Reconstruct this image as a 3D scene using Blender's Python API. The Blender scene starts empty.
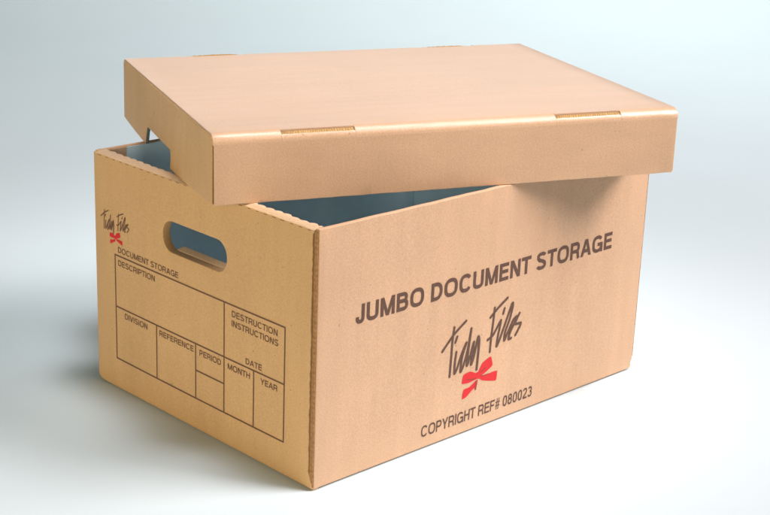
import bpy, bmesh, math, random
from mathutils import Vector, Matrix
random.seed(7)
C = bpy.context.scene.collection
L, W, H = 0.50981, 0.37265, 0.270          # box
LL, LW, LH = 0.51803, 0.38834, 0.07075     # lid
T = 0.0056                                 # board thickness

# ------------------------------------------------------------------ materials
def nodes(name):
    m = bpy.data.materials.new(name); m.use_nodes = True
    nt = m.node_tree; b = nt.nodes['Principled BSDF']
    return m, nt, b, (lambda a, o, c, i: nt.links.new(a.outputs[o], c.inputs[i]))
def mixc(nt, mode, fac, a, b):
    n = nt.nodes.new('ShaderNodeMix'); n.data_type = 'RGBA'; n.blend_type = mode; n.clamp_result = False
    for idx, v in ((0, fac), (6, a), (7, b)):
        if hasattr(v, 'links'): nt.links.new(v, n.inputs[idx])
        else: n.inputs[idx].default_value = v
    return n.outputs[2]
def noise(nt, co, scale, detail=2, rough=.5, stretch=None):
    n = nt.nodes.new('ShaderNodeTexNoise'); n.inputs['Scale'].default_value = scale
    n.inputs['Detail'].default_value = detail; n.inputs['Roughness'].default_value = rough
    if stretch:
        mp = nt.nodes.new('ShaderNodeMapping'); mp.inputs['Scale'].default_value = stretch
        nt.links.new(co, mp.inputs['Vector']); co = mp.outputs['Vector']
    nt.links.new(co, n.inputs['Vector']); return n.outputs['Fac']
def ramp(nt, fac, stops):
    r = nt.nodes.new('ShaderNodeValToRGB'); e = r.color_ramp.elements
    while len(e) < len(stops): e.new(.5)
    for k, (p, c) in zip(e, stops): k.position = p; k.color = (*c, 1)
    nt.links.new(fac, r.inputs['Fac']); return r.outputs['Color']
KRAFT = (0.672, 0.408, 0.238)
def kraft(name, flute, grain, base=KRAFT, rough=.5, spec=.5, sheen=.10):
    """flute: axis across which the corrugation repeats; grain: stretch of the fibre streaks"""
    m, nt, b, lk = nodes(name)
    tc = nt.nodes.new('ShaderNodeTexCoord'); co = tc.outputs['Object']
    g = lambda v: (v, v, v)
    big = ramp(nt, noise(nt, co, 7, 3), [(.3, (.96, .955, .945)), (.7, (1.03, 1.033, 1.04))])
    strk = ramp(nt, noise(nt, co, 30, 4, .6, grain), [(.3, g(.95)), (.7, g(1.04))])
    fine = ramp(nt, noise(nt, co, 620, 3, .7), [(.3, (.86, .84, .80)), (.7, (1.10, 1.11, 1.13))])
    spk = ramp(nt, noise(nt, co, 210, 1), [(.205, (.72, .65, .58)), (.25, g(1))])
    c = mixc(nt, 'MULTIPLY', 1, (*base, 1), big); c = mixc(nt, 'MULTIPLY', 1, c, strk)
    c = mixc(nt, 'MULTIPLY', 1, c, fine); c = mixc(nt, 'MULTIPLY', 1, c, spk)
    nt.links.new(c, b.inputs['Base Color'])
    b.inputs['Roughness'].default_value = rough; b.inputs['Specular IOR Level'].default_value = spec
    b.inputs['Sheen Weight'].default_value = sheen; b.inputs['Sheen Roughness'].default_value = .45; b.inputs['Sheen Tint'].default_value = (1, .97, .97, 1)
    wv = nt.nodes.new('ShaderNodeTexWave'); wv.bands_direction = flute; wv.inputs['Scale'].default_value = 46
    wv.inputs['Distortion'].default_value = .6; nt.links.new(co, wv.inputs['Vector'])
    b1 = nt.nodes.new('ShaderNodeBump'); b1.inputs['Strength'].default_value = .012; b1.inputs['Distance'].default_value = .002
    nt.links.new(wv.outputs['Fac'], b1.inputs['Height'])
    b2 = nt.nodes.new('ShaderNodeBump'); b2.inputs['Strength'].default_value = .16; b2.inputs['Distance'].default_value = .0012
    nt.links.new(noise(nt, co, 420, 4, .65), b2.inputs['Height']); nt.links.new(b1.outputs['Normal'], b2.inputs['Normal'])
    b3 = nt.nodes.new('ShaderNodeBump'); b3.inputs['Strength'].default_value = .12; b3.inputs['Distance'].default_value = .01
    nt.links.new(noise(nt, co, 16, 3), b3.inputs['Height']); nt.links.new(b2.outputs['Normal'], b3.inputs['Normal'])
    nt.links.new(b3.outputs['Normal'], b.inputs['Normal'])
    return m
def raw_edge(name, axis, c0=(.365, .17, .056), c1=(.425, .205, .074), sc=60, dist=3):
    m, nt, b, lk = nodes(name)
    co = nt.nodes.new('ShaderNodeTexCoord').outputs['Object']
    wv = nt.nodes.new('ShaderNodeTexWave'); wv.bands_direction = axis; wv.inputs['Scale'].default_value = sc
    wv.inputs['Distortion'].default_value = dist; nt.links.new(co, wv.inputs['Vector'])
    c = ramp(nt, wv.outputs['Fac'], [(.2, c0), (.8, c1)])
    c = mixc(nt, 'MULTIPLY', 1, c, ramp(nt, noise(nt, co, 300, 3), [(.3, (.75,)*3), (.7, (1.15,)*3)]))
    nt.links.new(c, b.inputs['Base Color']); b.inputs['Roughness'].default_value = .8
    return m
def ink(name, col, wear=.18):
    m, nt, b, lk = nodes(name)
    co = nt.nodes.new('ShaderNodeTexCoord').outputs['Object']
    f = nt.nodes.new('ShaderNodeMath'); f.operation = 'MULTIPLY'; f.inputs[1].default_value = wear * 2
    nt.links.new(noise(nt, co, 500, 3, .7), f.inputs[0])
    nt.links.new(mixc(nt, 'MIX', f.outputs[0], (*col, 1), (*KRAFT, 1)), b.inputs['Base Color'])
    b.inputs['Roughness'].default_value = .55; b.inputs['Specular IOR Level'].default_value = .35
    return m
def plain(name, col, rough=.7, var=.1, sc=40):
    m, nt, b, lk = nodes(name)
    co = nt.nodes.new('ShaderNodeTexCoord').outputs['Object']
    nt.links.new(mixc(nt, 'MULTIPLY', 1, (*col, 1), ramp(nt, noise(nt, co, sc, 4), [(.3, (1-var,)*3), (.7, (1+var,)*3)])), b.inputs['Base Color'])
    b.inputs['Roughness'].default_value = rough; b.inputs['Specular IOR Level'].default_value = .3
    return m
M_long = kraft('kraft_long_side', 'X', (1.6, 1, .25))
M_end = kraft('kraft_end_shaded', 'Y', (1, 1.6, .25), base=(.69, .392, .165))  # same board, yellowed to carry the warm tone of the shaded ends
M_top = kraft('kraft_lid_top', 'Y', (.12, 2.2, 2.2), rough=.36, spec=1.0, sheen=.55)
M_flap = kraft('kraft_lid_flap', 'X', (.5, 1, 1.2), rough=.46, spec=.65, sheen=.2)
M_rim = kraft('kraft_rim_lit', 'Y', (1, 1, 1), base=(.76, .51, .31))  # same board, paled to stand in for strong light on the rim
M_raw_z = raw_edge('raw_corrugated_edge', 'Z')
M_raw_x = raw_edge('raw_slot_edge', 'X', (.36, .195, .06), (.56, .34, .12), 125, 7)
M_ink = ink('brown_printing_ink', (.064, .023, .018), .10)
M_ink2 = ink('brown_form_ink', (.125, .046, .024), .10)
M_red = ink('red_printing_ink', (.70, .008, .018), .03)
M_dred = ink('dark_red_ink', (.25, .02, .015), .1)
M_shade = plain('interior_shade_tone', (.76, .93, 1.0), .85, .06, 20)  # cool tone of the shaded interior, put into the colour
M_dark = plain('corner_gap_shade', (.24, .12, .045), .9, .2, 300)
M_crease = plain('perforation_brown', (.24, .115, .045), .9, .3, 300)
M_notch_shade = plain('notch_edge_shade', (.13, .17, .18), .9)  # shade on the notch side, put into the colour
M_floor = plain('studio_paper', (.665, .755, .775), .9, .012, 3)

# ------------------------------------------------------------------ mesh helpers
def link(name, me, mat, parent=None, loc=(0, 0, 0), smooth=True):
    o = bpy.data.objects.new(name, me); C.objects.link(o)
    if mat and not me.materials: me.materials.append(mat)
    if parent: o.parent = parent
    o.location = loc
    if smooth:
        me.polygons.foreach_set('use_smooth', [True] * len(me.polygons))
        try: me.set_sharp_from_angle(angle=math.radians(38))
        except Exception: pass
    return o
def curve_mesh(outer, holes=(), depth=.004, bevel=.0006, res=2):
    """flat outline (2D points) with holes, extruded to `depth` (z 0..depth), edges bevelled"""
    cu = bpy.data.curves.new('outline', 'CURVE'); cu.dimensions = '2D'; cu.fill_mode = 'BOTH'
    for poly in (outer, *holes):
        s = cu.splines.new('POLY'); s.points.add(len(poly) - 1); s.use_cyclic_u = True
        for p, q in zip(s.points, poly): p.co = (q[0], q[1], 0, 1)
    cu.extrude = max(depth / 2 - bevel, 0); cu.bevel_depth = bevel; cu.bevel_resolution = res; cu.offset = -bevel
    ob = bpy.data.objects.new('outline', cu); C.objects.link(ob)
    dg = bpy.context.evaluated_depsgraph_get(); dg.update()
    me = bpy.data.meshes.new_from_object(ob.evaluated_get(dg))
    bpy.data.objects.remove(ob); bpy.data.curves.remove(cu)
    bm = bmesh.new(); bm.from_mesh(me); bpy.data.meshes.remove(me)
    bmesh.ops.remove_doubles(bm, verts=bm.verts, dist=2e-5)
    for v in bm.verts: v.co.z += depth / 2
    bm.faces.ensure_lookup_table()
    for f in bm.faces: f.material_index = 0
    return bm
def cuts(bm, xs=(), ys=()):
    for k, arr in ((0, xs), (1, ys)):
        for a in arr:
            co = [0, 0, 0]; no = [0, 0, 0]; co[k] = a; no[k] = 1
            bmesh.ops.bisect_plane(bm, geom=bm.verts[:] + bm.edges[:] + bm.faces[:], dist=1e-6, plane_co=co, plane_no=no)
def fr(a, b, step):
    n = max(1, int((b - a) / step)); return [a + (b - a) * i / n for i in range(1, n)]
def done(name, bm, fn, mat, parent=None, loc=(0, 0, 0), smooth=True):
    for v in bm.verts: v.co = Vector(fn(*v.co))
    bmesh.ops.recalc_face_normals(bm, faces=bm.faces)
    me = bpy.data.meshes.new(name); bm.to_mesh(me); bm.free()
    return link(name, me, mat, parent, loc, smooth)
def flat(name, bm, fn, mat, parent=None, loc=(0, 0, 0), flip=False):
    for v in bm.verts: v.co = Vector(fn(*v.co))
    bm.normal_update()
    me = bpy.data.meshes.new(name); bm.to_mesh(me); bm.free()
    return link(name, me, mat, parent, loc, False)
def box(bm, x0, x1, y0, y1, z0, z1, mi=0):
    vs = [bm.verts.new((x, y, z)) for x in (x0, x1) for y in (y0, y1) for z in (z0, z1)]
    fs = []
    for q in ((0, 1, 3, 2), (4, 6, 7, 5), (0, 4, 5, 1), (2, 3, 7, 6), (0, 2, 6, 4), (1, 5, 7, 3)):
        f = bm.faces.new([vs[i] for i in q]); f.material_index = mi; fs.append(f)
    return fs
def rrect(x0, x1, y0, y1, r, n=8):
    out = []
    for cx, cy, a0 in ((x1 - r, y0 + r, -90), (x1 - r, y1 - r, 0), (x0 + r, y1 - r, 90), (x0 + r, y0 + r, 180)):
        for i in range(n + 1):
            a = math.radians(a0 + 90 * i / n); out.append((cx + r * math.cos(a), cy + r * math.sin(a)))
    return out
def drop(d, r):                       # how far a fold of radius r falls back at distance d from its edge
    return 0 if d >= r else r - math.sqrt(max(0, r * r - (r - max(d, 0)) ** 2))
def smooth01(t): t = min(1, max(0, t)); return t * t * (3 - 2 * t)

# ------------------------------------------------------------------ printing
# sans-serif capitals and figures drawn as strokes of one weight (cap height 1)
def se(cx, cy, rx, ry, a0, a1, n=28, p=2.55):
    out = []
    for i in range(n + 1):
        a = math.radians(a0 + (a1 - a0) * i / n); c, s_ = math.cos(a), math.sin(a)
        out.append((cx + rx * math.copysign(abs(c) ** (2 / p), c), cy + ry * math.copysign(abs(s_) ** (2 / p), s_)))
    return out
def glyph(ch, s):
    """(advance, strokes, polygons); s = stroke weight"""
    h = s / 2; t = 1 - h; S = []; P = []
    def V(x, y0=0, y1=1): S.append([(x, y0), (x, y1)])
    def Hz(y, x0, x1): S.append([(x0, y), (x1, y)])
    def D(x0, y0, x1, y1, k=1.0):
        g = h * math.hypot(x1 - x0, y1 - y0) / abs(y1 - y0) * k
        P.append([(x0 - g, y0), (x0 + g, y0), (x1 + g, y1), (x1 - g, y1)])
    def rect(w): V(h), V(w - h)
    w = dict(A=.94, B=.80, C=.90, D=.82, E=.72, F=.67, G=.92, H=.80, I=s, J=.58, M=.97, N=.80, O=.98, P=.76, R=.82, S=.80, T=.78, U=.80, V=.90, Y=.88).get(ch, .66)
    sb = .070 if ch not in 'ATVY' else .02
    if ch == ' ': return .38, [], []
    if ch == 'A':
        D(h * 1.1, 0, w / 2 - h * .12, 1); D(w - h * 1.1, 0, w / 2 + h * .12, 1); Hz(.31, w * .24, w * .76)
    elif ch == 'B':
        V(h); x = w - h - .2
        S.append([(h, t), (x - .06, t)] + se(x - .06, (t + .53) / 2, .215, (t - .53) / 2, 90, -90, 14, 2.2) + [(h, .53)])
        S.append([(h, .53), (x, .53)] + se(x, (h + .53) / 2, .2, (.53 - h) / 2, 90, -90, 14, 2.2) + [(h, h)])
    elif ch == 'C': S.append(se(w / 2, .5, w / 2 - h, .5 - h + .012, 33, 327))
    elif ch == 'D':
        V(h); x = w - h - .36; S.append([(h, t), (x, t)] + se(x, .5, .36, t - .5, 90, -90, 24, 2.2) + [(h, h)])
    elif ch == 'E': V(h), Hz(t, h, w), Hz(.52, h, w * .94), Hz(h, h, w)
    elif ch == 'F': V(h), Hz(t, h, w), Hz(.5, h, w * .9)
    elif ch == 'G':
        S.append(se(w / 2, .5, w / 2 - h, .5 - h + .012, 36, 340)); Hz(.47, w * .52, w); V(w - h * .85, 0, .47)
    elif ch == 'H': rect(w), Hz(.53, h, w - h)
    elif ch == 'I': V(h)
    elif ch == 'J': S.append([(w - h, 1), (w - h, .3)] + se(w / 2, .3, w / 2 - h, .3 - h + .012, 0, -180, 20)[1:] + [(h, .36)])
    elif ch == 'M': rect(w); D(w / 2, 0, h * 1.2, 1, .9); D(w / 2, 0, w - h * 1.2, 1, .9)
    elif ch == 'N': rect(w); D(w - h * 1.15, 0, h * 1.15, 1)
    elif ch in 'O0': S.append(se(w / 2, .5, w / 2 - h, .5 - h + .012, 0, 360, 44) + ['c'])
    elif ch in 'PR':
        V(h); x = w - h - .23 - (.02 if ch == 'R' else 0); m = .44 if ch == 'P' else .45
        S.append([(h, t), (x, t)] + se(x, (t + m) / 2, .23, (t - m) / 2, 90, -90, 16, 2.2) + [(h, m)])
        if ch == 'R': S.append([(x - .02, m)] + se(x - .02, .27, .215, m - .27, 90, 0, 8, 2.2)[1:] + [(w - h * 1.25, .1), (w - h * .9, 0)])
    elif ch == 'S':
        S.append(se(w / 2, .735, w / 2 - h * 1.25, t - .735 + .012, 18, 180, 16) + [(h * 1.4, .66), (w * .3, .55), (w * .62, .475), (w - h * 1.25, .37)] + se(w / 2, .275, w / 2 - h, .275 - h + .012, 0, -166, 18))
    elif ch == 'T': V(w / 2), Hz(t, 0, w)
    elif ch == 'U': S.append([(h, 1), (h, .34)] + se(w / 2, .34, w / 2 - h, .34 - h + .012, 180, 360, 22) + [(w - h, 1)])
    elif ch == 'V': D(w / 2 - h * .12, 0, h * 1.1, 1); D(w / 2 + h * .12, 0, w - h * 1.1, 1)
    elif ch == 'Y': V(w / 2, 0, .46); D(w / 2 - h * .1, .40, h * 1.2, 1); D(w / 2 + h * .1, .40, w - h * 1.2, 1)
    elif ch == '8':
        S.append(se(w / 2, (t + .53) / 2, w / 2 - h - .04, (t - .53) / 2, 0, 360, 28) + ['c']); S.append(se(w / 2, (h + .53) / 2, w / 2 - h, (.53 - h) / 2, 0, 360, 28) + ['c'])
    elif ch == '2':
        S.append(se(w / 2, .70, w / 2 - h, t - .70 + .01, 172, 0, 16) + [(w * .80, .55), (w * .5, .36), (w * .2, .2), (h, h)]); Hz(h, h * .5, w)
    elif ch == '3':
        S.append(se(w / 2, (t + .53) / 2, w / 2 - h - .03, (t - .53) / 2, 165, -90, 18)); S.append(se(w / 2, (h + .53) / 2, w / 2 - h, (.53 - h) / 2, 90, -165, 18))
    elif ch == '#':
        k = s * .62
        for x in (.2, .48): D(x - .05, -.02, x + .06, 1.02, .62)
        for y in (.34, .66): P.append([(0, y - k / 2), (w, y - k / 2), (w, y + k / 2), (0, y + k / 2)])
    return w + 2 * sb, [[(q if q == 'c' else (q[0] + sb, q[1])) for q in a] for a in S], [[(x + sb, y) for x, y in a] for a in P]
def text_bm(txt, u0, z0, u1, z1, weight=.165):
    """one line of capitals fitted into the box u0..u1, z0..z1 (mm)"""
    bm = bmesh.new(); x = 0; k = 0
    for ch in txt:
        adv, strokes, polys = glyph(ch, weight)
        for st in strokes:
            closed = st[-1] == 'c'; st = st[:-1] if closed else st
            pts = [Vector(st[0])]
            for q in st[1:]:
                if (Vector(q) - pts[-1]).length > 1e-4: pts.append(Vector(q))
            if closed and (pts[0] - pts[-1]).length < 1e-3: pts.pop()
            n = len(pts); rows = []; k += 1
            for i in range(n):
                a = pts[i] - pts[i - 1] if (i or closed) else pts[1] - pts[0]
                b = pts[(i + 1) % n] - pts[i] if (i < n - 1 or closed) else a
                na = Vector((-a.y, a.x)).normalized(); nb = Vector((-b.y, b.x)).normalized()
                m = (na + nb); m = na if m.length < .1 else m.normalized()
                o = m * (weight / 2) / max(.55, m.dot(nb))
                rows.append([bm.verts.new((x + p.x, p.y, 4e-6 * (k % 7))) for p in (pts[i] - o, pts[i] + o)])
            for i in range(n if closed else n - 1):
                r, q = rows[i], rows[(i + 1) % n]; bm.faces.new((r[0], q[0], q[1], r[1]))
        for po in polys:
            k += 1; bm.faces.new([bm.verts.new((x + p[0], p[1], 4e-6 * (k % 7))) for p in po])
        x += adv
    xs = [v.co.x for v in bm.verts]; a, b = min(xs), max(xs)
    for v in bm.verts:
        v.co = ((u0 + (v.co.x - a) / (b - a) * (u1 - u0)) / 1000, (z0 + v.co.y * (z1 - z0)) / 1000, v.co.z)
    return bm
def join(bms):
    out = bmesh.new()
    for b in bms:
        me = bpy.data.meshes.new('tmp'); b.to_mesh(me); b.free(); out.from_mesh(me); bpy.data.meshes.remove(me)
    return out
def stroke_bm(pts, w, taper=.12):
    """a brush stroke through the points (mm), width w (mm), round ends"""
    P = [Vector(p) for p in pts]; Q = []
    for i in range(len(P) - 1):
        p0 = P[max(i - 1, 0)]; p1 = P[i]; p2 = P[i + 1]; p3 = P[min(i + 2, len(P) - 1)]
        for k in range(6):
            t = k / 6; k0 = .35
            m1 = (p2 - p0) * k0; m2 = (p3 - p1) * k0
            Q.append((2*t**3 - 3*t*t + 1) * p1 + (t**3 - 2*t*t + t) * m1 + (-2*t**3 + 3*t*t) * p2 + (t**3 - t*t) * m2)
    Q.append(P[-1]); bm = bmesh.new()
    def poly(pp, dz):
        try: bm.faces.new([bm.verts.new((p[0] / 1000, p[1] / 1000, dz)) for p in pp])
        except ValueError: pass
    for i in range(len(Q) - 1):
        d = Q[i + 1] - Q[i]
        if d.length < 1e-6: continue
        n = Vector((-d.y, d.x)).normalized() * w / 2
        poly([Q[i] - n, Q[i + 1] - n, Q[i + 1] + n, Q[i] + n], 2e-6 * i)
    for i, q in enumerate(Q):
        ww = w / 2 * (1 + random.uniform(-taper, taper))
        poly([(q.x + ww * math.cos(a * math.pi / 5), q.y + ww * math.sin(a * math.pi / 5)) for a in range(10)], 2e-6 * i + 1e-6)
    return bm
def poly_bm(pts, dz=0.0):
    P = [Vector(p) for p in pts]; n = len(P); Q = []
    for i in range(n):
        p0, p1, p2, p3 = P[i - 1], P[i], P[(i + 1) % n], P[(i + 2) % n]
        for k in range(4):
            t = k / 4; m1 = (p2 - p0) * .22; m2 = (p3 - p1) * .22
            Q.append((2*t**3 - 3*t*t + 1) * p1 + (t**3 - 2*t*t + t) * m1 + (-2*t**3 + 3*t*t) * p2 + (t**3 - t*t) * m2)
    bm = bmesh.new(); f = bm.faces.new([bm.verts.new((q.x / 1000, q.y / 1000, dz)) for q in Q])
    bmesh.ops.triangulate(bm, faces=[f]); return bm
SCRIPT = [
 [(192.8,128.5),(191.0,114.0),(190.3,93.2),(189.3,73.8)], [(176.2,105.1),(192.8,120.5),(210.5,131.6)],
 [(198.0,116.7),(195.4,110.7)],
 [(197.8,99.5),(196.4,87.5),(196.5,75.4),(200.5,80.8),(206.1,94.9),(212.8,106.6),(207.3,91.8),(205.7,75.2),(210.0,81.2),(215.4,98.2),(219.3,121.2),(216.7,100.7),(215.3,79.8),(219.9,90.0),(224.5,104.5),(221.7,79.4),(225.8,88.6),(230.6,108.7),(232.7,103.9),(232.1,88.4),(231.1,71.8)],
 [(254.5,136.1),(253.4,121.6),(251.8,105.3),(250.7,86.7)], [(248.2,126.4),(260.8,135.4),(274.5,143.2)],
 [(245.9,101.5),(254.5,105.3),(265.8,119.4),(262.7,104.0),(260.9,90.4),(265.2,96.9),(272.7,113.3),(282.5,135.0),(283.8,131.5),(279.7,116.9),(273.6,104.0),(273.2,94.3),(278.3,102.9),(286.3,115.4),(291.9,118.0),(288.5,111.6),(282.0,102.0),(280.0,94.6),(284.2,94.7)],
 [(270.5,131.9),(268.8,126.5)], [(295.9,121.0),(289.5,110.0),(298.9,108.8),(297.4,104.9),(290.9,96.2)]]
BOW = [
 [(232.6,65.9),(221.5,71.4),(211.0,70.2),(209.0,60.5),(219.2,58.8),(228.1,59.7),(234.7,60.5)],
 [(233.4,66.3),(240.0,76.7),(252.9,80.9),(256.4,70.1),(248.4,65.4),(240.3,62.6),(236.2,61.9)],
 [(236.3,61.3),(245.4,61.3),(264.2,61.7),(263.5,50.5),(251.1,53.1),(240.8,56.4),(234.7,60.8)],
 [(231.5,58.9),(221.3,53.4),(212.4,52.7),(210.4,42.3),(217.2,43.2),(226.5,49.2),(232.9,51.8),(234.0,58.8)],
 [(230.8,67.5),(235.8,67.5),(239.0,62.4),(236.4,59.4),(231.8,60.8)]]
FOLDS = [[(217.2,63.4),(225.5,61.4),(231.0,61.5)], [(238.5,66.4),(242.6,68.4),(245.5,70.2)], [(237.9,62.0),(244.6,61.6),(250.4,61.5)]]
STEM = [(231.6,57.5),(231.2,48.6)]

# ------------------------------------------------------------------ setting: one sheet of studio paper swept up behind
YAW = 0.80148
def sweep():
    prof = [(-4, 0), (-2, 0), (-1, 0), (0, 0), (1, 0), (2.0, 0)]
    R = 1.6
    prof += [(2.0 + R * math.sin(a), R - R * math.cos(a)) for a in [math.radians(3 * i) for i in range(1, 31)]]
    prof += [(2.0 + R, R + 1), (2.0 + R, R + 2.5)]
    bm = bmesh.new(); rows = []
    f = Vector((math.cos(YAW), math.sin(YAW), 0)); s = Vector((f.y, -f.x, 0)); o = Vector((.25, .19, 0))
    for d, z in prof: rows.append([bm.verts.new(o + f * d + s * (w * 1.0) + Vector((0, 0, z))) for w in range(-6, 7)])
    for a, b in zip(rows, rows[1:]):
        for i in range(12): bm.faces.new((a[i], a[i + 1], b[i + 1], b[i]))
    me = bpy.data.meshes.new('backdrop'); bm.to_mesh(me); bm.free()
    o = link('backdrop', me, M_floor); o['kind'] = 'structure'
sweep()

# ------------------------------------------------------------------ the box
root = bpy.data.objects.new('storage_box', None); C.objects.link(root)
root.location = (L / 2, W / 2, 0); root.empty_display_size = .1
root['label'] = 'open kraft cardboard document box with brown printing and hand hole, under the loose lid'
root['category'] = 'box'
OFF = (-L / 2, -W / 2, 0)

def front_out(x, z):                   # the long side swells a little towards its middle
    return .0016 * math.sin(math.pi * min(1, max(0, x / L))) * smooth01(z / .05) * (0.55 + .45 * z / H)
def front_map(lift):
    return lambda u, v, w: (u, -front_out(u, v) - lift - w + drop(v, .0022), v)
def jag(a, b, n, amp, rnd=random.Random(3)): return [a + (b - a) * i / n for i in range(n + 1)]

# front long side: outline in (x, z), thickness grows to +y
rnd = random.Random(11)
o_ = [(.0022, .0021)] + [(L - .005, .0021), (L - .0025, .0045), (L - .0032, .0085), (L - .0012, .0125), (L - .0008, .02)]
for i in range(1, 30): o_.append((L - .0008 + rnd.uniform(-.0003, .0002), .02 + (H - .022) * i / 30))
o_ += [(L - .001, H)]
for i in range(1, 40): o_.append((L - (L - .002) * i / 40, H + rnd.uniform(-.00025, .00015)))
o_ += [(.0022, H)]
bm = curve_mesh(o_, depth=T, bevel=.0007)
cuts(bm, fr(0, L, .02), [.0008, .0016, .003, .006] + fr(.006, H, .02))
front = done('side_panel', bm, lambda u, v, w: (u, w - front_out(u, v) + drop(v, .002), v), M_long, root, OFF)

for x0, x1, y0, y1, z0 in ((.0006, .0030, .0010, T - .0004, .004), (L - .0016, L + .0002, .0004, T - .0006, .017)):
    bm = bmesh.new(); box(bm, x0, x1, y0, y1, z0, H - .0016)
    done('cut_edge', bm, lambda x, y, z: (x, y, z), M_raw_z, front, (0, 0, 0), False)

def front_print(name, bms, mat, lift=.00025, parent=None):
    return flat(name, join(bms), lambda u, v, w: (u * .9968, -front_out(u, v) - lift - w, v), mat, parent or front)
front_print('title_lettering', [text_bm('JUMBO DOCUMENT STORAGE', 51.5, 164.4, 450.4, 184.2, .205)], M_ink)
front_print('reference_lettering', [text_bm('COPYRIGHT REF# 080023', 151, 14.6, 326.7, 27.4, .165)], M_ink)
front_print('logo_lettering', [stroke_bm(s, 3.15) for s in SCRIPT], M_ink)
bow = front_print('ribbon_bow', [poly_bm(s, 5e-6 * i) for i, s in enumerate(BOW)], M_red, .00027)
front_print('bow_fold_line', [stroke_bm(s, .9, .3) for s in FOLDS] + [stroke_bm(STEM, 2.0, .3)], M_dred, .00045, bow)

# back long side
bm = curve_mesh([(.004, .001), (L - .004, .001), (L - .001, H), (.004, H)], depth=T, bevel=.0007)
cuts(bm, fr(0, L, .03), ())
back = done('side_panel', bm, lambda u, v, w: (u, W - T + w + .001 * math.sin(math.pi * u / L), v - .0004), M_long, root, OFF)
back['label'] = 'rear long side panel'
# added pale blue sheets stand in for the interior's shade tone; bottom tinted alike
bm = bmesh.new()
box(bm, .0405, L - .0125, W - T - .0012, W - T - .0002, .006, H - .0016)
flat('shade_lining', bm, lambda *p: p, M_shade, back)
bm = bmesh.new(); box(bm, .0125, .040, W - T - .0016, W - T - .0003, .006, H - .0014)  # added kraft strip, stands in for the lit end of the inner wall
flat('lit_corner_strip', bm, lambda *p: p, M_rim, back)
bm = bmesh.new(); box(bm, .0125, L - .0125, T + .0002, T + .0010, .006, H - .0030)
cuts(bm, fr(.0125, L - .0125, .02), ())
flat('shade_lining', bm, lambda x, y, z: (x, y - front_out(x, z), z), M_shade, front)
bm = bmesh.new(); box(bm, .0125, L - .0125, T + .002, W - T - .002, .0015, .0058)
flat('bottom_panel', bm, lambda *p: p, M_shade, root, OFF)

bm = bmesh.new(); box(bm, L - .0130, L - .0121, T + .002, W - T - .0014, .006, H - .0135)
flat('shade_lining', bm, lambda *p: p, M_shade, root, OFF)

# end panels: outline in (u, z), u from the rear corner (0) to the front corner (W)
TE = .0100
def end_panel(left):
    rnd = random.Random(5 if left else 6)
    y1 = W - T - .0014                                   # near margin, a jagged slit beside the raw edge
    o_ = [(0.0, .0006)]
    o_ += [(W - .0012, .0006), (W - .0014, .006), (y1 - .0002, .020)] if left else [(y1, .0006)]
    n = 70
    if left:
        for i in range(1, n): o_.append((y1 + rnd.uniform(-.0007, .0005), .020 + (H - .026) * i / n))
    o_ += [(y1, H), (0.0, H)]
    holes = [rrect(.1298, .2378, .1895, .2236, .0162)]
    bm = curve_mesh(o_, holes, depth=TE, bevel=.0006)
    r = .0045
    cuts(bm, [.0006, .0014, .0026, .0040] + fr(.005, W, .02),
         [.0005, .0012, .0024, .004, .0055] + fr(.008, H - .008, .02) + [H - .0021, H - .0010])
    def fn(u, v, w):
        out = 1 - smooth01(w / .0045)
        x = w + out * (drop(v - .0006, .0042) + drop(u, .0042)) + out * max(0, .0021 - (H - v)) / .0021 * .0055
        x -= .0012 * math.sin(math.pi * u / W) * smooth01(v / .04) * smooth01((H - v) / .05) * 1.0
        z = v
        if left and u < .012: z = v + .004 * (1 - smooth01(u / .012)) * (1 - smooth01(v / .03))
        y = W - u
        return (x, y, z) if left else (L - x, y, z)
    return done('end_panel', bm, fn, M_end, root, OFF)
endp = end_panel(True); endp['label'] = 'printed end panel with the oval hand hole'
endq = end_panel(False); endq['label'] = 'plain far end panel'
def end_bow(u, v): return .0012 * math.sin(math.pi * u / W) * smooth01(v / .04) * smooth01((H - v) / .05)
# rolled rim with its scalloped inner fold
for par, left in ((endp, True), (endq, False)):
    o_ = [(.0005, .0062)]
    ys = [.0062 + (W - .0124) * i / 300 for i in range(301)]
    rr = random.Random(2); amp = [rr.uniform(.75, 1.2) for _ in range(60)]
    for y in ys:
        k = (y + .003) / .0128; o_.append((.0082 + .0034 * amp[int(k)] * abs(math.sin(math.pi * k)) ** .6 + .0024 * (y / W), y))
    o_ += [(.0005, W - .0062)]
    bm = curve_mesh(o_, depth=.0035, bevel=.0004); cuts(bm, [.0015, .0056], [])
    done('rolled_rim', bm, lambda x, y, w: ((x if left else L - x), y, H - .0032 + w + .0002 * math.sin(y * 130) - max(0, .0056 - x) / .0056 * .0021), M_rim, par)
# tongue of the hand hole, folded inwards along its lower edge
bm = curve_mesh([(.141, 0), (.2265, 0), (.2245, .0085), (.143, .0085)], depth=.0022, bevel=.0005)
done('hand_hole_flap', bm, lambda u, v, w: (TE - .001 + v * .93, W - u, .1878 + v * .30 + w), M_rim, endp)
# perforated crease along the outer top fold
bm = bmesh.new(); y = .010; rr = random.Random(4)
while y < W - .012:
    l = rr.uniform(.0035, .0060); box(bm, -.0006, .0010, y, y + l, H - .0030, H - .0024 + rr.uniform(-.0001, .0001)); y += .0128
flat('perforated_crease', bm, lambda x, y, z: (x + .0004, y, z), M_crease, endp)
for z0, z1 in ((.007, .1855), (.2275, H - .014)):
    bm = bmesh.new(); box(bm, TE + .0004, TE + .0010, T + .002, W - T - .002, z0, z1)
    flat('shade_lining', bm, lambda *p: p, M_shade, endp)  # added sheets, turn the shade inside the box bluer
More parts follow.
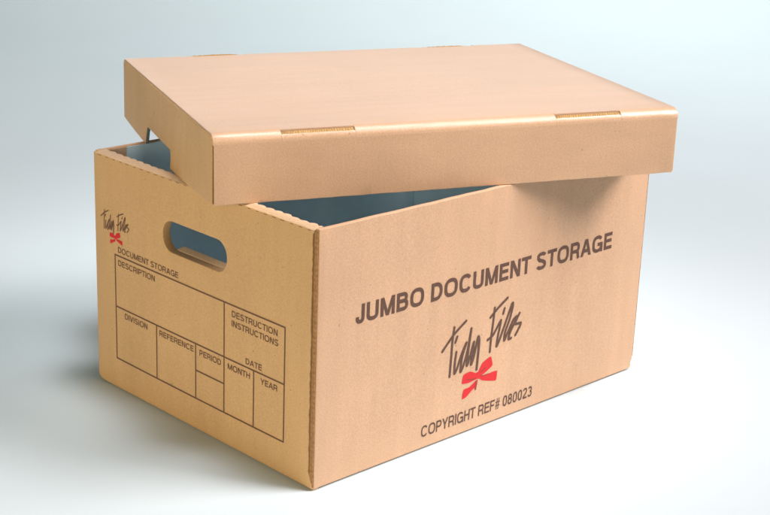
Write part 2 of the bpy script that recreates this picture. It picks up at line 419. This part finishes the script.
# printing on the end panel
def end_print(name, bms, mat, lift=.00025, parent=None):
    return flat(name, join(bms), lambda u, v, w: (-end_bow(u, v) - lift - w, W - u, v), mat, parent or endp)
def line(x0, z0, x1, z1, w=1.8):
    bm = bmesh.new(); q = w / 2; v = x0 == x1
    a = (x0 - q, z0 - (q if v else -0)) ; n = 14; rows = []
    for i in range(n + 1):
        t = i / n
        if v: p0, p1 = (x0 - q, z0 + (z1 - z0) * t), (x0 + q, z0 + (z1 - z0) * t)
        else: p0, p1 = (x0 + (x1 - x0) * t, z0 - q), (x0 + (x1 - x0) * t, z0 + q)
        rows.append((bm.verts.new((p0[0] / 1000, p0[1] / 1000, 1e-5 if v else 0)), bm.verts.new((p1[0] / 1000, p1[1] / 1000, 1e-5 if v else 0))))
    for r0, r1 in zip(rows, rows[1:]):
        bm.faces.new((r0[0], r1[0], r1[1], r0[1]))
    return bm
X0, X1, Z0, ZM, Z1 = 40.6, 328.6, 38.3, 100.2, 160.2
g = [line(X0 - .6, Z0, X1 + .6, Z0), line(X0 - .6, Z1, X1 + .6, Z1), line(X0, ZM, X1, ZM), line(X0, Z0, X0, Z1), line(X1, Z0, X1, Z1),
     line(234.2, Z0, 234.2, Z1), line(117.2, Z0, 117.2, ZM), line(186.5, Z0, 186.5, ZM), line(281.8, Z0, 281.8, ZM), line(186.5, 70.4, 234.2, 70.4)]
end_print('form_grid', g, M_ink2)
tx = [('DOCUMENT STORAGE', 46.6, 164.1, 157, 170.7), ('DESCRIPTION', 46.6, 148.9, 115, 155.6), ('DIVISION', 57.8, 89.6, 100.4, 96.3),
      ('REFERENCE', 122.4, 89.6, 183, 96.2), ('PERIOD', 193.2, 88.9, 229.4, 95.6), ('DATE', 269, 103.6, 294.3, 110), ('MONTH', 240.3, 88.9, 276, 95.5),
      ('YEAR', 292.5, 89.1, 318.4, 95.7), ('DESTRUCTION', 246.6, 147.7, 317.6, 154.5), ('INSTRUCTIONS', 246.4, 137.3, 318.8, 144)]
for t in tx: end_print('form_lettering', [text_bm(*t, .175)], M_ink2)
def small(pts): return [(14.5 + (x - 176.2) * .437, 184 + (z - 73) * .40 - (x - 176.2) * .03 + 1.5) for x, z in pts]
end_print('logo_lettering', [stroke_bm(small(s), 1.35) for s in SCRIPT], M_ink2)
def sbow(pts): return [(42.0 + (x - 234.5) * .44, 179.6 + (z - 62.5) * .43 - (x - 234.5) * .02) for x, z in pts]
end_print('ribbon_bow', [poly_bm(sbow(s), 5e-6 * i) for i, s in enumerate(BOW)], M_red, .00027)

# ------------------------------------------------------------------ the lid
lid = bpy.data.objects.new('box_lid', None); C.objects.link(lid)
lid.location = (-.03114, .12031, .2706); lid.rotation_euler = (0, 0, -.38889); lid.empty_display_size = .1
lid['label'] = 'plain kraft cardboard lid lying askew across the open box, with slots along its folded edges'
lid['category'] = 'lid'
R = .0105; RB = .0050; TL = .0042              # front fold is soft, rear fold sharp
SL = [(.0705, .1475), (.3705, .4480)]                   # slots along the fold (x ranges)
def sag(x, y): return .0
def lid_profile(slot_f, slot_b):
    """outer then inner points of the top sheet in (y, z): from the front fold to the rear fold"""
    out, inn = [], []; n = 8
    def arc(front):
        o, q = [], []; r = R if front else RB; ri = r - TL
        for i in range(n + 1):
            a = math.radians(90 * i / n); s, c = math.sin(a), math.cos(a)
            o.append((r - r * c, LH - r + r * s)); q.append((r - ri * c, LH - r + ri * s))
        if not front: o = [(LW - y, z) for y, z in reversed(o)]; q = [(LW - y, z) for y, z in reversed(q)]
        return o, q
    for fold, slot in ((True, slot_f), (False, slot_b)):
        o, q = arc(fold)
        if slot:
            yy = .0066; o = [(yy, LH - .0001)] * (n + 1); q = [(yy, LH - TL)] * (n + 1)
            if not fold: o = [(LW - a, b) for a, b in o]; q = [(LW - a, b) for a, b in q]
        if fold:
            o += [(R + (LW - R - RB) * i / 14, LH) for i in range(1, 14)]; q += [(R + (LW - R - RB) * i / 14, LH - TL) for i in range(1, 14)]
        out += o; inn += q
    return out, inn
def top_panel():
    bm = bmesh.new(); xs = [.0012, .0020] + fr(.002, LL - .002, .02) + [LL - .0020, LL - .0012]
    rr = random.Random(8)
    for a, b in SL: xs += [a, b]
    xs = sorted(set(xs)); prev = None
    def sect(x, slot, edge):
        o, q = lid_profile(slot, slot); vs = []
        for pts, sgn in ((o, -1), (q, 1)):
            row = []
            for y, z in pts:
                zz = z + sgn * (.0005 if edge else 0)
                zz += .0009 * math.sin(math.pi * x / LL) * math.sin(math.pi * y / LW)
                row.append(bm.verts.new((x, y, zz)))
            vs.append(row)
        return vs
    def face(*v):
        u = list(dict.fromkeys(v))
        if len(u) >= 3:
            try: bm.faces.new(u)
            except ValueError: pass
    for i, (x0, x1) in enumerate(zip(xs, xs[1:])):
        slot = any(a - 1e-6 <= x0 and x1 <= b + 1e-6 for a, b in SL)
        A = sect(x0, slot, i == 0); B = sect(x1, slot, i == len(xs) - 2); m = len(A[0])
        for k in range(m - 1):
            face(A[0][k], A[0][k + 1], B[0][k + 1], B[0][k]); face(A[1][k + 1], A[1][k], B[1][k], B[1][k + 1])
        for k in (0, m - 1): face(A[0][k], A[1][k], B[1][k], B[0][k])
        ends = [v for q in SL for v in q]
        for S, x, full in ((A, x0, i == 0), (B, x1, i == len(xs) - 2)):
            ks = range(m - 1) if full else ([k for k in range(m - 1) if k < 9 or k >= m - 10] if x in ends else [])
            for k in ks: face(S[0][k], S[0][k + 1], S[1][k + 1], S[1][k])
    bmesh.ops.remove_doubles(bm, verts=bm.verts, dist=1e-5)
    bmesh.ops.dissolve_degenerate(bm, edges=bm.edges, dist=1e-6)
    return done('top_panel', bm, lambda *p: p, M_top, lid)
top = top_panel()
def flap(front):
    r = R if front else RB; rr = random.Random(21 if front else 22)
    o_ = [(.0024, .0)] + [(.0024 + (LL - .0048) * i / 60, rr.uniform(-.0002, .0002)) for i in range(1, 60)] + [(LL - .0024, .0)]
    o_ += [(LL - .0020, LH - r), (.0020, LH - r)]
    bm = curve_mesh(o_, depth=TL, bevel=.0005); cuts(bm, fr(0, LL, .02), fr(.004, LH - r, .015))
    def fn(u, v, w):
        y = w + .0016 * math.sin(math.pi * u / LL) * (1 - v / (LH - r)) * 0 - .0
        x = u + (.0026 * (1 - v / LH) * (-1 if u > LL / 2 else 0)) * smooth01((abs(u - LL / 2) - LL / 2 + .03) / .03) * 0
        if v > LH - r - .00055: v = LH - r; y = 0 if w < TL / 2 else TL
        return (x, y if front else LW - y, v)
    return done('side_flap', bm, fn, M_flap, lid)
f1 = flap(True); f2 = flap(False); f1['label'] = 'front long flap'; f2['label'] = 'rear long flap'
def tab(a, b, front, par):
    bm = bmesh.new(); r = R if front else RB; rr = random.Random(int(a * 1e4) + front)
    n = 26; x0, x1 = a + .0002, b - .0002; z0, z1 = LH - r + .0001, LH - .0012
    rows = []; arcp = [(r - r * math.cos(math.radians(q)), LH - r + r * math.sin(math.radians(q))) for q in (0, 8, 16, 24, 32, 40)]
    for i in range(n + 1):
        x = x0 + (x1 - x0) * i / n; dz = rr.uniform(-.0004, .0003) - .0010 * (1 - smooth01(min(x - x0, x1 - x) / .003))
        up = 0 if front else (.0027 if a < .2 else .0023) * max(0, math.sin(math.pi * i / n)) ** .5
        dz += up
        pr = [(.0, LH - r - .00005)] + arcp[1:-1] + [(arcp[-1][0], arcp[-1][1] + dz * .5), (.0033, LH - .0030 + dz), (.0042, LH - .0022 + dz), (.0050, LH - .0016 + dz), (.0058, LH - .0021 + dz * .5), (.0058, LH - r)]
        rows.append([bm.verts.new((x, *p)) for p in pr])
    m = len(rows[0])
    for p, q in zip(rows, rows[1:]):
        for k in range(m - 1):
            f = bm.faces.new((p[k], p[k + 1], q[k + 1], q[k])); f.material_index = 0 if k < 5 else 1
        bm.faces.new((p[m - 1], p[0], q[0], q[m - 1]))
    bm.faces.new(rows[0]); bm.faces.new(rows[-1][::-1])
    o = done('slot_tab', bm, lambda x, y, z: (x, y if front else LW - y, z), M_top, par)
    o.data.materials.append(M_raw_x); return o
for a, b in SL: tab(a, b, True, top); tab(a, b, False, top)
def lid_end(left):
    o_ = [(.0024, .0010), (.148, .0)]
    if left:      # thumb notch in the lower edge
        o_ += [(.1485, .011)] + [(.1565 - .008 * math.cos(math.radians(t)), .0112 + .008 * math.sin(math.radians(t))) for t in (15, 30, 45, 60, 75, 90)]
        o_ += [(.252, .0198), (.2560, .0190), (.2585, .012), (.2600, .0)]
    o_ += [(LW - .0024, .0010), (LW - .0022, LH - RB)]
    o_ += [(LW - RB + (RB - .0022) * math.cos(math.radians(t)), LH - RB + (RB - .0012) * math.sin(math.radians(t))) for t in (20, 40, 60, 80, 90)]
    o_ += [(R - (R - .0022) * math.cos(math.radians(t)), LH - R + (R - .0012) * math.sin(math.radians(t))) for t in (90, 75, 60, 45, 30, 15, 0)]
    bm = curve_mesh(o_, depth=TL, bevel=.0007)
    cuts(bm, [.0022, .004, .007] + fr(.01, LW, .016), fr(0, LH, .01) + [LH - .0018, LH - .003, LH - .0045])
    def fn(u, v, w):
        x = w + (1 - smooth01(w / .003)) * drop(LH - .0012 - v, .0030)
        k = math.sin(math.pi * u / LW) ** .8 if 0 < u < LW else 0
        x -= .0050 * k * (1 - v / LH) ** 1.3                      # the free lower edge bows outwards
        return (x if left else LL - x, u, v - .0012 * k * (1 - v / LH))
    return done('end_flap', bm, fn, M_end, lid)
for yy in (.0017, LW - .0023):       # raw board in the left corner slits, darkened to stand in for their shade
    bm = bmesh.new(); box(bm, .0015, .0026, yy - .0003, yy + .0009, .0015, LH - R + .003)
    flat('cut_edge', bm, lambda *p: p, M_dark, lid)
e1 = lid_end(True); e2 = lid_end(False)
e1.data.materials.append(M_notch_shade)  # one side of the notch coloured dark, as if in shade
for p in e1.data.polygons:
    if .2530 < p.center.y < .2606 and p.center.z < .0186 and abs(p.normal.y) > .7: p.material_index = 1
e1['label'] = 'end flap with the hand notch'; e2['label'] = 'far end flap'

bm = bmesh.new(); box(bm, .0060, LL - .0060, TL + .001, LW - TL - .001, LH - TL - .0012, LH - TL - .0004)
flat('shade_lining', bm, lambda x, y, z: (x, y, z), M_shade, top)  # unseen sheet added under the lid, bounces cool light inside

# ------------------------------------------------------------------ camera
cam = bpy.data.objects.new('camera', bpy.data.cameras.new('camera')); C.objects.link(cam)
r_ = Vector((0.7257, -0.6873, 0.0334)).normalized(); f_ = Vector((0.6602, 0.6817, -0.3153)).normalized(); u_ = r_.cross(f_)
cam.matrix_world = Matrix(((r_.x, u_.x, -f_.x, -.92548), (r_.y, u_.y, -f_.y, -1.03269), (r_.z, u_.z, -f_.z, .69988), (0, 0, 0, 1)))
cd = cam.data; cd.sensor_fit = 'HORIZONTAL'; cd.sensor_width = 36; cd.lens = 36 * 1559.23 / 770
cd.shift_x = 10.428 / 770; cd.shift_y = 5.935 / 770; cd.clip_end = 100; cd.clip_start = .05
bpy.context.scene.camera = cam

# ------------------------------------------------------------------ light: soft lamps right, left and on the backdrop, added lid-top beam, weak room light
def area(name, loc, target, size, power, col, spread=180):
    l = bpy.data.lights.new(name, 'AREA'); l.shape = 'RECTANGLE'; l.size, l.size_y = size; l.energy = power; l.color = col
    l.spread = math.radians(spread)
    o = bpy.data.objects.new(name, l); C.objects.link(o); o.location = loc
    o.rotation_euler = (Vector(target) - Vector(loc)).to_track_quat('-Z', 'Y').to_euler()
area('key_softbox', (2.30, -2.25, 3.0), (.32, .2, .1), (2.0, 2.0), 63.5, (1, .93, .945), 90)
area('lid_top_beam', (.45, -.12, 2.3), (.27, .23, .33), (.9, .9), 2.0, (.98, .975, 1.02), 26)  # added narrow beam, only there to brighten the lid top
area('fill_reflector', (-2.2, -.25, .55), (.05, .25, .22), (1.2, .9), 27.5, (1, .94, .70))
area('backdrop_light', (3.0, .4, 2.3), (2.35, 2.15, .6), (1.0, 1.0), 30, (.97, 1, 1.0), 108)
w = bpy.data.worlds.new('World'); bpy.context.scene.world = w; w.use_nodes = True
bg = w.node_tree.nodes['Background']; bg.inputs[0].default_value = (.93, .97, 1, 1); bg.inputs[1].default_value = .02
vs = bpy.context.scene.view_settings
vs.view_transform = 'Standard'; vs.look = 'None'; vs.exposure = 0; vs.gamma = 1
